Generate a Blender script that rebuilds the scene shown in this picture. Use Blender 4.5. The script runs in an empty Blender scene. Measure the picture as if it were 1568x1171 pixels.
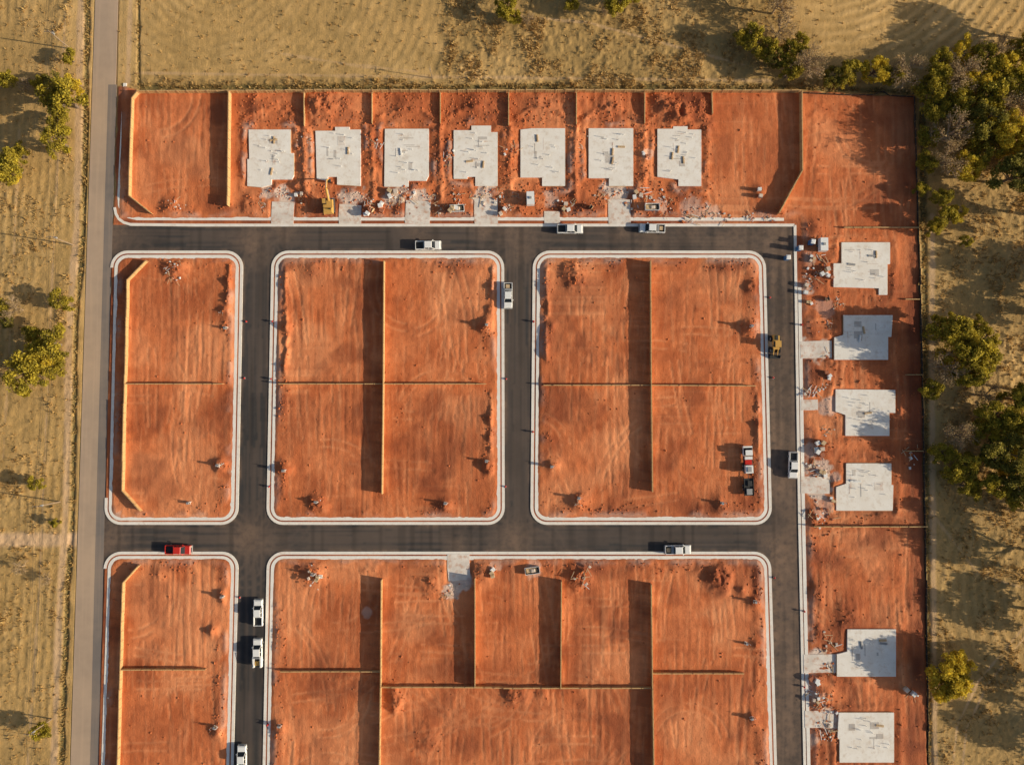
import bpy, math, random
import numpy as np
from mathutils import Vector, Matrix
random.seed(7); rng=np.random.default_rng(7)
W,HH=1568.,1171.; F=1125.; CAMH=180.; TH=math.radians(2.0)
C,S=math.cos(TH),math.sin(TH)
SUN_EL=19.5; SUN_AZ=99.0
# survey of the site: plan coordinates -> metres on the ground
def P(px,py,z=0.0):
    x=px-W/2; y=HH/2-py
    yy=y*C+F*S; zz=y*S-F*C
    t=-(CAMH-z)/zz
    return (x*t,yy*t)
def toplan(X,Y):
    y=Y*C-CAMH*S; z=Y*S+CAMH*C
    return W/2+F*X/z, HH/2-F*y/z
PXM=F/CAMH
scene=bpy.context.scene
col=scene.collection
# ---------------------------------------------------------------- noise
def vnoise(x,y,seed):
    r=np.random.default_rng(seed).random((256,256)).astype(np.float32)
    xi=np.floor(x).astype(np.int32); yi=np.floor(y).astype(np.int32)
    fx=(x-xi); fy=(y-yi)
    fx=fx*fx*(3-2*fx); fy=fy*fy*(3-2*fy)
    a=r[yi&255,xi&255]; b=r[yi&255,(xi+1)&255]; c=r[(yi+1)&255,xi&255]; d=r[(yi+1)&255,(xi+1)&255]
    return (a*(1-fx)+b*fx)*(1-fy)+(c*(1-fx)+d*fx)*fy
def fbm(x,y,scale,octv,seed):
    o=0;amp=1;tot=0
    for i in range(octv):
        o=o+amp*(vnoise(x/scale+17.3*i,y/scale+5.1*i,seed+i)-0.5); tot+=amp; amp*=0.55; scale*=0.5
    return o/tot*2
def sst(a,b,x):
    t=np.clip((x-a)/(b-a),0,1); return t*t*(3-2*t)
def polysd(X,Y,poly):
    d=np.full(X.shape,1e18); inside=np.zeros(X.shape,bool)
    n=len(poly)
    for i in range(n):
        ax,ay=poly[i]; bx,by=poly[(i+1)%n]
        ex,ey=bx-ax,by-ay
        t=np.clip(((X-ax)*ex+(Y-ay)*ey)/(ex*ex+ey*ey+1e-9),0,1)
        d=np.minimum(d,(X-ax-t*ex)**2+(Y-ay-t*ey)**2)
        if ay!=by:
            cond=((ay>Y)!=(by>Y))&(X<(bx-ax)*(Y-ay)/(by-ay)+ax)
            inside^=cond
    d=np.sqrt(d)
    return np.where(inside,-d,d)
def linesd(X,Y,pts):
    d=np.full(X.shape,1e18)
    for (ax,ay),(bx,by) in zip(pts[:-1],pts[1:]):
        ex,ey=bx-ax,by-ay
        t=np.clip(((X-ax)*ex+(Y-ay)*ey)/(ex*ex+ey*ey+1e-9),0,1)
        d=np.minimum(d,(X-ax-t*ex)**2+(Y-ay-t*ey)**2)
    return np.sqrt(d)
def rr(quad,inset,r,n=8,sub=24):
    q=[Vector(p) for p in quad]; m=len(q); cen=sum(q,Vector((0,0)))/m
    lines=[]
    for i in range(m):
        a,b=q[i],q[(i+1)%m]; d=(b-a).normalized(); nn=Vector((-d.y,d.x))
        if (cen-a).dot(nn)<0: nn=-nn
        lines.append((a+nn*inset,d))
    cs=[]
    for i in range(m):
        a,d=lines[i-1]; b,e=lines[i]
        det=d.x*e.y-d.y*e.x; w=b-a
        t=(w.x*e.y-w.y*e.x)/det
        cs.append(a+d*t)
    rad=max(r-inset,2.0); out=[]
    for i in range(m):
        c0=cs[i]; dp=(cs[i-1]-c0).normalized(); dn=(cs[(i+1)%m]-c0).normalized()
        O=c0+(dp+dn)*rad
        for k in range(n+1):
            a=math.pi/2*k/n
            p=O-rad*(dn*math.cos(a)+dp*math.sin(a)); out.append((p.x,p.y))
    res=[]
    for i in range(len(out)):
        a=out[i]; b=out[(i+1)%len(out)]
        k=sub if (i%(n+1))==n else 1
        for j in range(k): res.append((a[0]+(b[0]-a[0])*j/k,a[1]+(b[1]-a[1])*j/k))
    return res
# ---------------------------------------------------------------- materials
class NT:
    def __init__(s,name):
        s.m=bpy.data.materials.new(name); s.m.use_nodes=True; s.t=s.m.node_tree
        s.b=s.t.nodes['Principled BSDF']; s.b.inputs['Roughness'].default_value=0.9
        s.b.inputs['Specular IOR Level'].default_value=0.2
        s.co=None
    def n(s,ty): return s.t.nodes.new(ty)
    def l(s,a,b): s.t.links.new(a,b)
    def coord(s):
        if s.co is None:
            g=s.n('ShaderNodeNewGeometry'); s.co=g.outputs['Position']
        return s.co
    def noise(s,scale,detail=4,rough=0.55,stretch=None,dist=0.0):
        k=s.n('ShaderNodeTexNoise'); k.inputs['Scale'].default_value=scale
        k.inputs['Detail'].default_value=detail; k.inputs['Roughness'].default_value=rough
        k.inputs['Distortion'].default_value=dist
        c=s.coord()
        if stretch:
            mp=s.n('ShaderNodeMapping'); mp.inputs['Scale'].default_value=stretch; s.l(c,mp.inputs['Vector']); c=mp.outputs[0]
        s.l(c,k.inputs['Vector']); return k.outputs['Fac']
    def ramp(s,v,lo,hi):
        k=s.n('ShaderNodeMapRange'); k.inputs[1].default_value=lo; k.inputs[2].default_value=hi
        s.l(v,k.inputs[0]); return k.outputs[0]
    def val(s,inp,v):
        if isinstance(v,(int,float)): inp.default_value=v
        elif isinstance(v,tuple): inp.default_value=(*v,1) if len(v)==3 else v
        else: s.l(v,inp)
    def mix(s,f,a,b,mode='MIX'):
        k=s.n('ShaderNodeMix'); k.data_type='RGBA'; k.blend_type=mode
        s.val(k.inputs[0],f); s.val(k.inputs[6],a); s.val(k.inputs[7],b); return k.outputs[2]
    def math(s,op,a,b=0.0):
        k=s.n('ShaderNodeMath'); k.operation=op; s.val(k.inputs[0],a); s.val(k.inputs[1],b); return k.outputs[0]
    def attr(s,name):
        k=s.n('ShaderNodeAttribute'); k.attribute_name=name
        q=s.n('ShaderNodeSeparateColor'); s.l(k.outputs['Color'],q.inputs[0])
        return q.outputs[0],q.outputs[1],q.outputs[2],k.outputs['Alpha']
    def bump(s,h,dist,strength=1.0,prev=None):
        k=s.n('ShaderNodeBump'); k.inputs['Distance'].default_value=dist; k.inputs['Strength'].default_value=strength
        s.l(h,k.inputs['Height'])
        if prev is not None: s.l(prev,k.inputs['Normal'])
        return k.outputs[0]
    def out(s,c,nrm=None):
        s.val(s.b.inputs['Base Color'],c)
        if nrm is not None: s.l(nrm,s.b.inputs['Normal'])
        return s.m
def simple(name,c,rough=0.6,metal=0.0,var=0.15,scale=3.0):
    t=NT(name); k=t.noise(scale,3)
    t.b.inputs['Roughness'].default_value=rough; t.b.inputs['Metallic'].default_value=metal
    d=tuple(x*(1-var) for x in c); e=tuple(min(1,x*(1+var)) for x in c)
    return t.out(t.mix(k,d,e))
def ground_mat():
    t=NT('ground_soil_and_grass')
    dirt,track,pale,dark=t.attr('A'); rough,path,green,var=t.attr('B')
    n1=t.noise(0.05,4,0.6); n2=t.noise(0.5,4,0.65); n3=t.noise(3.0,3,0.7); n4=t.noise(0.9,3,0.6,(1,0.10,1),0.3)
    n5=t.noise(0.13,4,0.6)
    c=t.mix(t.ramp(n1,0.35,0.65),DIRT_A,DIRT_B)
    c=t.mix(t.ramp(n5,0.45,0.66),c,DIRT_C)
    c=t.mix(t.math('MULTIPLY',t.ramp(n2,0.45,0.75),0.5),c,DIRT_D)
    c=t.mix(t.math('MULTIPLY',t.ramp(n4,0.5,0.7),0.35),c,DIRT_L)
    c=t.mix(t.math('MULTIPLY',t.ramp(n3,0.5,0.8),0.4),c,DIRT_D)
    c=t.mix(track,c,DIRT_L)
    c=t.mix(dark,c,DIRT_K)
    c=t.mix(t.math('MULTIPLY',pale,0.9),c,t.mix(n2,(0.62,0.44,0.33),(0.92,0.82,0.72)))
    g=t.mix(t.ramp(n1,0.35,0.65),GR_A,GR_B)
    g=t.mix(t.math('MULTIPLY',t.ramp(n5,0.45,0.62),0.4),g,GR_C)
    g=t.mix(t.math('MULTIPLY',t.ramp(n2,0.4,0.7),0.55),g,GR_C)
    g=t.mix(t.math('MULTIPLY',t.ramp(n3,0.45,0.75),0.5),g,GR_D)
    g=t.mix(t.math('MULTIPLY',rough,0.6),g,GR_C)
    g=t.mix(t.math('MULTIPLY',var,0.7),g,GR_L)
    g=t.mix(green,g,GR_G)
    g=t.mix(path,g,t.mix(n2,(0.56,0.35,0.18),(0.80,0.55,0.33)))
    c=t.mix(dirt,g,c)
    h=t.math('ADD',t.math('MULTIPLY',n2,0.5),t.math('MULTIPLY',n3,0.5))
    b=t.bump(h,0.24,0.8)
    b=t.bump(n4,0.11,0.6,b)
    return t.out(c,b)
DIRT_A=(0.66,0.185,0.063); DIRT_B=(0.78,0.25,0.095); DIRT_C=(0.54,0.142,0.048); DIRT_D=(0.40,0.10,0.038); DIRT_L=(0.92,0.385,0.175); DIRT_K=(0.23,0.062,0.030)
GR_A=(0.68,0.425,0.16); GR_B=(0.56,0.35,0.13); GR_C=(0.35,0.23,0.085); GR_D=(0.24,0.16,0.063); GR_L=(0.84,0.55,0.235); GR_G=(0.16,0.135,0.05)
def concrete(name,a,b,stain=(0.42,0.25,0.16),amt=0.5,bp=0.03,lo=.5,hi=.72):
    t=NT(name); n1=t.noise(0.35,4,0.6); n2=t.noise(3,3); n3=t.noise(0.9,4,0.6)
    c=t.mix(t.ramp(n1,0.35,0.65),a,b); c=t.mix(t.math('MULTIPLY',t.ramp(n3,lo,hi),amt),c,stain)
    c=t.mix(t.math('MULTIPLY',n2,0.1),c,(0.4,0.36,0.32))
    return t.out(c,t.bump(n2,bp))
def old_asphalt(name,a,b,dust):
    t=NT(name); n1=t.noise(0.06,4,0.65); n2=t.noise(0.5,4,0.6); n3=t.noise(8,2); n4=t.noise(1.3,3,0.5,(1,0.03,1),0.2)
    c=t.mix(n2,a,b); c=t.mix(t.math('MULTIPLY',t.ramp(n1,.4,.7),.5),c,dust)
    c=t.mix(t.math('MULTIPLY',t.ramp(n4,0.5,0.7),0.3),c,dust)
    return t.out(c,t.bump(n3,0.02))
def new_asphalt():
    t=NT('new_asphalt'); dust,mark,lane,_=t.attr('A')
    n1=t.noise(0.09,4,0.65); n2=t.noise(0.6,4,0.6); n3=t.noise(8,2)
    c=t.mix(n2,(0.040,0.039,0.040),(0.072,0.068,0.067)); c=t.mix(t.math('MULTIPLY',t.ramp(n1,.4,.7),.3),c,(0.11,0.09,0.08))
    d=t.math('MULTIPLY',dust,t.ramp(n2,0.2,0.6)); c=t.mix(d,c,(0.34,0.215,0.14))
    c=t.mix(mark,c,(0.24,0.165,0.12)); c=t.mix(lane,c,(0.026,0.025,0.025))
    return t.out(c,t.bump(n3,0.02))
M={}
M['ground']=ground_mat()
M['kerb']=concrete('kerb_concrete',(0.88,0.82,0.73),(0.95,0.90,0.82),(0.62,0.36,0.22),0.4,.02,.54,.77)
M['walk']=concrete('sidewalk_concrete',(0.91,0.86,0.78),(0.96,0.93,0.86),(0.66,0.45,0.32),0.25,.02,.52,.78)
M['slab']=concrete('slab_concrete',(0.89,0.83,0.74),(0.97,0.93,0.86),(0.66,0.53,0.41),0.5,.02,.52,.70)
M['slab2']=concrete('slab_concrete_damp',(0.50,0.47,0.44),(0.68,0.63,0.57),(0.50,0.36,0.25),0.5,.02)
M['apron']=concrete('apron_concrete',(0.72,0.64,0.56),(0.92,0.84,0.75),(0.6,0.30,0.17),0.8)
M['asphalt']=new_asphalt()
M['oldroad']=old_asphalt('worn_asphalt',(0.42,0.31,0.225),(0.51,0.38,0.275),(0.66,0.47,0.32))
M['widen']=old_asphalt('widened_lane_asphalt',(0.19,0.165,0.15),(0.25,0.215,0.19),(0.42,0.31,0.23))
M['fence']=simple('cedar_boards',(0.62,0.40,0.18),0.8,0,0.25,2.0)
M['post']=simple('cedar_posts',(0.45,0.28,0.14),0.8)
M['silt']=simple('silt_fabric',(0.07,0.055,0.045),0.8)
M['white']=simple('white_paint',(0.88,0.88,0.86),0.35,0,0.03)
M['red']=simple('red_paint',(0.62,0.04,0.03),0.3,0,0.08)
M['yellow']=simple('yellow_paint',(0.66,0.38,0.10),0.5,0,0.2)
M['glass']=simple('window_glass',(0.02,0.025,0.03),0.12,0,0.1)
M['rubber']=simple('tyre_rubber',(0.03,0.03,0.03),0.85)
M['dark']=simple('dark_steel',(0.06,0.06,0.06),0.5,0.3)
M['grey']=simple('grey_steel',(0.38,0.38,0.38),0.5,0.2)
M['wood']=simple('lumber',(0.62,0.45,0.27),0.8,0,0.25)
M['pole']=simple('weathered_pole',(0.30,0.22,0.15),0.9)
M['blue']=simple('blue_plastic',(0.08,0.20,0.42),0.5)
M['pvc']=simple('white_pvc',(0.8,0.8,0.78),0.5)
M['clod']=simple('soil_clod',(0.56,0.17,0.062),0.95,0,0.4,0.8)
M['rubble']=simple('broken_concrete',(0.68,0.56,0.46),0.9,0,0.35,0.8)
M['bark']=simple('bark',(0.20,0.15,0.11),0.95)
M['twig']=simple('twigs',(0.42,0.31,0.20),0.95)
M['brick']=simple('brick_stack',(0.42,0.16,0.09),0.9)
M['lampglass']=simple('lamp_lens',(0.7,0.65,0.5),0.3)
M['tred']=simple('tail_lamp',(0.4,0.02,0.02),0.3)
def leafmat(name,a,b):
    t=NT(name); k=t.n('ShaderNodeAttribute'); k.attribute_name='tint'
    c=t.mix(k.outputs['Fac'],a,b)
    t.out(c); t.b.inputs['Roughness'].default_value=0.75
    tr=t.n('ShaderNodeBsdfTranslucent'); t.l(c,tr.inputs[0])
    mx=t.n('ShaderNodeMixShader'); mx.inputs[0].default_value=0.35
    o=t.t.nodes['Material Output']; t.l(t.b.outputs[0],mx.inputs[1]); t.l(tr.outputs[0],mx.inputs[2]); t.l(mx.outputs[0],o.inputs[0])
    return t.m
M['leaf_green']=leafmat('leaves_green',(0.15,0.13,0.02),(0.66,0.52,0.06))
M['leaf_dark']=leafmat('leaves_dark',(0.10,0.095,0.025),(0.42,0.35,0.06))
M['leaf_yellow']=leafmat('leaves_yellow',(0.42,0.31,0.03),(0.92,0.72,0.08))
M['leaf_dry']=leafmat('leaves_dry',(0.26,0.185,0.09),(0.66,0.48,0.25))
M['grass']=leafmat('dry_grass_blades',(0.30,0.205,0.075),(0.80,0.54,0.21))
# ---------------------------------------------------------------- mesh helpers
def fastmesh(name,verts,faces,k,mats,mi=None,smooth=False):
    verts=np.asarray(verts,dtype=np.float32); faces=np.asarray(faces,dtype=np.int32)
    me=bpy.data.meshes.new(name)
    me.vertices.add(len(verts)); me.vertices.foreach_set('co',verts.ravel())
    me.loops.add(faces.size); me.loops.foreach_set('vertex_index',faces.ravel())
    me.polygons.add(len(faces)); me.polygons.foreach_set('loop_start',np.arange(0,faces.size,k,dtype=np.int32))
    try: me.polygons.foreach_set('loop_total',np.full(len(faces),k,dtype=np.int32))
    except Exception: pass
    for m in mats: me.materials.append(m)
    if mi is not None: me.polygons.foreach_set('material_index',np.asarray(mi,dtype=np.int32))
    me.polygons.foreach_set('use_smooth',np.full(len(faces),smooth))
    me.update(calc_edges=True)
    return me
def obj(name,me,loc=(0,0,0),rz=0,sc=1,parent=None):
    o=bpy.data.objects.new(name,me); col.objects.link(o); o.location=loc; o.rotation_euler=(0,0,rz)
    o.scale=(sc,sc,sc) if isinstance(sc,(int,float)) else sc
    if parent: o.parent=parent
    return o
class MB:
    def __init__(s): s.v=[];s.f=[];s.m=[];s.mats=[]
    def mi(s,mat):
        m=M[mat]
        if m not in s.mats: s.mats.append(m)
        return s.mats.index(m)
    def box(s,x0,x1,y0,y1,z0,z1,mat,tx0=0,tx1=0,ty=0,rz=0,org=(0,0)):
        b=len(s.v); i=s.mi(mat)
        pts=[(x0,y0,z0),(x1,y0,z0),(x1,y1,z0),(x0,y1,z0),(x0+tx0,y0+ty,z1),(x1-tx1,y0+ty,z1),(x1-tx1,y1-ty,z1),(x0+tx0,y1-ty,z1)]
        if rz or org!=(0,0):
            c,sn=math.cos(rz),math.sin(rz); pts=[(org[0]+x*c-y*sn,org[1]+x*sn+y*c,z) for x,y,z in pts]
        s.v+=pts
        for f in [(0,3,2,1),(4,5,6,7),(0,1,5,4),(1,2,6,5),(2,3,7,6),(3,0,4,7)]:
            s.f.append(tuple(b+q for q in f)); s.m.append(i)
    def tube(s,p0,p1,r0,r1,n,mat,cap=True):
        b=len(s.v); i=s.mi(mat); p0=Vector(p0);p1=Vector(p1); d=(p1-p0)
        if d.length<1e-6: return
        d.normalize(); a=d.orthogonal().normalized(); e=d.cross(a)
        for p,r in ((p0,r0),(p1,r1)):
            for k in range(n):
                t=2*math.pi*k/n; q=p+a*math.cos(t)*r+e*math.sin(t)*r; s.v.append(tuple(q))
        for k in range(n):
            s.f.append((b+k,b+(k+1)%n,b+n+(k+1)%n,b+n+k)); s.m.append(i)
        if cap:
            s.f.append(tuple(b+k for k in range(n))[::-1]); s.m.append(i)
            s.f.append(tuple(b+n+k for k in range(n))); s.m.append(i)
    def prism(s,poly,z0,z1,mat):
        b=len(s.v); i=s.mi(mat); n=len(poly)
        a=sum(poly[k][0]*poly[(k+1)%n][1]-poly[(k+1)%n][0]*poly[k][1] for k in range(n))
        if a<0: poly=poly[::-1]
        for z in (z0,z1):
            for p in poly: s.v.append((p[0],p[1],z))
        for k in range(n):
            s.f.append((b+k,b+(k+1)%n,b+n+(k+1)%n,b+n+k)); s.m.append(i)
        s.f.append(tuple(b+n+k for k in range(n))); s.m.append(i)
        s.f.append(tuple(b+k for k in range(n))[::-1]); s.m.append(i)
    def mesh(s,name):
        me=bpy.data.meshes.new(name); me.from_pydata(s.v,[],s.f)
        for m in s.mats: me.materials.append(m)
        me.polygons.foreach_set('material_index',s.m); me.update(); return me
# ---------------------------------------------------------------- layout data
blocks={'A':([(170,384),(373,384),(365,803),(160,803)],26),
 'B':([(416,384),(772,384),(773,803),(408,803)],26),
 'C':([(816,384),(1172,384),(1182,803),(812,803)],26),
 'D':([(160,844),(366,844),(350,1500),(138,1500)],26),
 'E':([(409,844),(1180,844),(1199,1500),(396,1500)],26)}
asph=[(172,345),(1216,345),(1223,800),(1231,1171),(1238,1500),(130,1500),(146,1171),(156,800)]
wroad=[(159,-300),(194,-300),(181,0),(172,330),(159,800),(150,1171),(139,1500),(95,1500),(108,1171),(120,800),(135,330),(146,0)]
dev=[(193,133),(215,139),(1225,140),(1300,144),(1335,146),(1400,148),(1405,350),(1411,600),(1418,1000),(1420,1171),(1426,1500),(130,1500),(146,1171),(156,800),(171,385),(175,330),(181,133)]
slabs=[
 [(382,200),(446,200),(446,236),(451,236),(451,270),(448,276),(417,276),(417,284),(402,288),(380,286),(380,245),(383,245)],
 [(484,202),(514,202),(514,196),(536,196),(536,200),(553,200),(553,286),(517,284),(517,272),(503,272),(503,278),(486,275)],
 [(590,199),(657,199),(657,270),(653,278),(626,278),(626,287),(589,287)],
 [(695,201),(722,201),(722,194),(752,194),(752,204),(762,204),(762,286),(728,286),(728,272),(716,272),(716,275),(695,275)],
 [(797,200),(815,198),(865,198),(865,286),(830,286),(830,273),(797,273)],
 [(901,198),(969,198),(969,286),(932,286),(932,274),(901,274)],
 [(1006,199),(1030,199),(1030,195),(1052,195),(1052,200),(1073,200),(1073,286),(1038,286),(1038,276),(1006,272)],
 [(1287,372),(1361,372),(1361,405),(1357,405),(1357,452),(1344,452),(1344,442),(1275,440),(1275,404),(1287,404)],
 [(1290,483),(1365,483),(1363,516),(1358,516),(1358,551),(1276,551),(1276,517),(1290,513)],
 [(1278,596),(1369,597),(1369,632),(1360,632),(1360,667),(1293,667),(1293,635),(1278,630)],
 [(1294,709),(1363,709),(1363,742),(1366,742),(1365,781),(1279,781),(1279,745),(1294,740)],
 [(1296,962),(1370,962),(1370,1034),(1280,1034),(1280,1000),(1296,996)],
 [(1283,1089),(1367,1089),(1367,1165),(1284,1165),(1284,1130),(1281,1128)]]
aprons=[(433,310,34,33),(536,314,34,29),(640,308,38,35),(744,304,36,39),(948,306,34,37),(845,324,24,19)]
apronsE=[(1225,535,48,26),(1226,742,44,26),(1230,1015,50,28),(1226,620,26,16),(1232,1100,44,26)]
FH=1.8
fences=[ # plan polyline, height
 ([(215,144),(470,143),(760,143),(1000,143),(1223,143)],1.5),
 ([(215,144),(207,154),(204,230),(202,302),(236,329)],1.3),
 ([(355,145),(353,318)],FH),
 ([(468,145),(468,196)],0.9),([(571,145),(571,192)],0.9),([(675,145),(675,192)],0.9),([(779,145),(779,196)],0.9),([(882,145),(882,194)],0.9),([(986,145),(986,192)],0.9),([(1088,145),(1089,178)],0.9),
 ([(1223,145),(1224,265),(1188,330)],FH),
 ([(1290,350),(1404,350)],0.9),([(1243,805),(1417,805)],0.9),
 ([(1385,574),(1410,574)],0.6),([(1385,690),(1411,690)],0.6),([(1384,459),(1406,459)],0.6),
 ([(228,401),(200,430),(196,588),(192,750),(220,781)],1.3),
 ([(197,588),(345,588)],1.1),
 ([(590,402),(589,588),(587,755)],FH),([(430,588),(589,588),(745,588)],1.1),
 ([(994,402),(995,588),(997,752)],FH),([(832,590),(995,590),(1155,591)],1.1),
 ([(217,864),(193,890),(189,1022),(185,1171),(178,1480)],1.3),([(189,1022),(318,1022)],1.1),
 ([(586,885),(585,1047),(583,1171),(580,1480)],FH),([(432,1025),(585,1025)],1.0),
 ([(728,882),(728,1048)],FH),([(859,887),(858,1050)],FH),([(995,892),(997,1050),(999,1171),(1002,1480)],FH),
 ([(585,1048),(728,1049),(858,1050),(997,1050)],1.1),([(997,1028),(1137,1028)],1.0)]
# ---------------------------------------------------------------- ground sheet
st=0.26
xs=np.concatenate([[-4500,-1500,-600,-300,-200,-165],np.arange(-145,146,st),[165,200,300,600,1500,4500]])
ys=np.concatenate([[-4500,-1500,-600,-300,-200,-140],np.arange(-105,116,st),[135,200,300,600,1500,4500]])
nx,ny=len(xs),len(ys)
X,Y=np.meshgrid(xs,ys); PX,PY=toplan(X,Y)
sdB=np.full(X.shape,1e9)
for q,r in blocks.values(): sdB=np.minimum(sdB,polysd(PX,PY,rr(q,0,r,5,1)))
roadsd=np.maximum(polysd(PX,PY,asph),-sdB)
wr=polysd(PX,PY,wroad)
dr=np.minimum(roadsd,wr)
dsd=polysd(PX,PY,dev)
edge=fbm(X,Y,3,3,11)*3
dirt=sst(2,-2,dsd+edge)
n_big=fbm(X,Y,26,4,21); n_mid=fbm(X,Y,5,4,31); n_sm=fbm(X,Y,1.3,3,41)
wx=X+1.5*fbm(X,Y,55,2,51)+0.2*fbm(X,Y,5,2,55); wy=Y+1.5*fbm(X,Y,55,2,52)
sv=vnoise(wx/0.6,wy/20,61)-0.5+0.7*(vnoise(wx/1.7,wy/28,62)-0.5)
sh=vnoise(wx/18,wy/0.6,63)-0.5
om=sst(0.18,0.42,fbm(X,Y,28,2,71))
streak=(sv*(1-om)+sh*om)*sst(-.25,.25,fbm(X,Y,14,2,73))
TR=np.zeros(X.shape); RT=np.zeros(X.shape)
def cell(x,y):
    return np.clip(np.round((np.asarray(x)+145)/st).astype(int)+6,0,nx-1),np.clip(np.round((np.asarray(y)+105)/st).astype(int)+6,0,ny-1)
def track(px,py,head,length,curv,wid=1.9,amt=1.0,T=TR,jit=0.004,dec=.995):
    x,y=P(px,py); n=int(length/0.2); h=head; k=curv
    pa=[]
    for i in range(n):
        h+=k*0.2; x+=math.cos(h)*0.2; y+=math.sin(h)*0.2; k+=random.gauss(0,jit); k*=dec
        pa.append((x,y,h))
    pa=np.array(pa)
    for sgn in (-1,1):
        for off in (-0.12,0.12):
            o=sgn*wid/2+off
            cx,cy=cell(pa[:,0]-np.sin(pa[:,2])*o,pa[:,1]+np.cos(pa[:,2])*o)
            np.maximum.at(T,(cy,cx),amt)
lots=[(210,150,345,320),(365,150,460,195),(1095,150,1215,325),(1235,160,1395,345),(1245,350,1400,800),(1245,815,1405,950),(1245,960,1405,1171),
 (205,405,345,580),(200,595,345,775),(435,405,580,580),(600,405,745,580),(435,595,580,775),(595,595,745,775),
 (840,405,990,580),(1000,405,1150,580),(835,595,990,775),(1000,595,1160,780),
 (200,870,345,1015),(195,1030,340,1250),(430,870,580,1020),(430,1030,580,1250),(590,870,725,1045),(732,870,855,1045),(862,870,993,1045),(1000,870,1160,1020),(1000,1035,1170,1250),(590,1055,990,1250)]
for (a,b,c,d) in lots:
    for k in range(int((c-a)*(d-b)/1900)):
        vert=random.random()<0.82
        head=(math.pi/2 if vert else 0)+random.gauss(0,0.07)
        if random.random()<0.5: head+=math.pi
        track(random.uniform(a,c),random.uniform(b,d),head,random.uniform(8,24),random.choice([0,0,0,0,0,0,0,random.gauss(0,0.03),random.choice([-0.13,0.13])]),amt=random.uniform(0.3,1),jit=.0015)
for k in range(26):
    a=random.uniform(0,6.28); track(800+150*math.cos(a),1150+70*math.sin(a),math.pi/2-a+random.gauss(0,.3),25,random.choice([-0.07,0.07]),amt=.6)
hst=[(180,1210,365),(170,1215,823)]; vst=[(392,350,1230,-.02),(793,350,840,0),(1200,350,1230,.02)]
for (a,b,y) in hst:
    for k in range(46): track(random.uniform(a,b),y+random.uniform(-13,13),random.choice([0,math.pi])+random.gauss(0,.012),random.uniform(12,70),0,amt=random.uniform(.15,.7),T=RT,jit=.0001,dec=.9)
for (x,a,b,s_) in vst:
    for k in range(36): 
        yy=random.uniform(a,b); track(x+s_*(yy-350)*.7+random.uniform(-13,13),yy,random.choice([1,-1])*math.pi/2-s_*.7+random.gauss(0,.012),random.uniform(10,50),0,amt=random.uniform(.15,.7) if x<1100 else random.uniform(.3,.95),T=RT,jit=.0001,dec=.9)
isec=[(394,366),(794,366),(1195,368),(386,823),(792,823),(1202,823),(175,366),(165,822)]
for (a,b) in isec:
    for k in range(16): track(a+random.uniform(-25,25),b+random.uniform(-18,18),random.uniform(0,6.28),random.uniform(7,15),random.choice([-.14,.14,-.2,.2]),amt=random.uniform(.2,.7),T=RT)
def blur(T):
    K=T.copy(); K[1:-1,1:-1]=(T[1:-1,1:-1]*2+T[:-2,1:-1]+T[2:,1:-1]+T[1:-1,:-2]+T[1:-1,2:])/4
    return np.clip(K,0,1)
TR=blur(TR)*sst(-.4,.1,n_mid+n_sm*.6); RT=blur(RT)
inner=sst(13,17,dr)*sst(38,24,dr)
berm=inner*np.clip(n_mid*1.3+0.2,0,1)
mnd=np.zeros(X.shape); darkm=np.zeros(X.shape)
mounds=[(268,415,16,.9),(265,318,14,.8),(500,160,24,1.1),(480,158,14,.8),(530,163,16,.8),(620,160,20,.5),(730,158,22,.6),(1045,172,26,1.2),(1070,160,18,.9),(1085,195,16,.6),(1010,158,16,.8),(390,165,16,.5),(820,160,22,.4),(930,160,20,.4),(480,330,14,.5),(385,315,18,.6),
 (345,475,9,.9),(340,710,10,1.),(742,500,12,1.3),(748,712,12,1.1),(845,500,9,.8),(845,710,10,.9),(1148,502,13,2.2),(1150,440,12,.8),(440,500,8,.8),(437,717,12,1.1),(485,770,14,1.),(680,775,14,.9),(885,765,16,1.3),(1105,775,14,.9),
 (480,410,16,.5),(700,410,18,.5),(880,420,22,.9),(1110,410,16,.5),(245,880,16,.9),(345,910,10,1.),(325,965,10,1.2),(480,880,18,1.2),(740,875,18,.9),(890,880,22,1.2),(1100,880,22,1.1),(1135,900,14,.9),(1155,920,12,.9),(660,890,20,.9),
 (610,1070,20,1.1),(605,1085,12,.9),(780,1060,16,.8),(800,1062,16,.8),(830,1060,14,.6),(430,1115,14,.9),(335,1115,12,.9),(655,1130,26,.5),(1265,690,18,.5),(1235,790,18,.6),(1250,900,20,.5),(1255,580,18,.5),(1300,940,22,.5),(1260,1060,20,.8),(1190,325,16,.7),(1250,350,18,.6),(1155,985,14,.7),(1150,1100,14,.7),(560,320,14,.6),(690,320,16,.5),(790,320,16,.5),(890,320,16,.5),(1000,325,18,.6),(1160,295,10,.5),
 (350,430,8,.6),(354,452,7,.6),(754,440,9,.7),(751,474,7,.5),(750,640,7,.5),(1160,648,7,.5),(838,438,9,.7)]
for (a,b,r,h) in mounds:
    d=np.hypot(PX-a,PY-b)/r+n_mid*0.9+n_sm*0.3
    mnd+=h*np.exp(-d*d*1.6)*(1+0.6*n_sm); darkm=np.maximum(darkm,np.exp(-d*d*1.2)*0.4)
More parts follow.
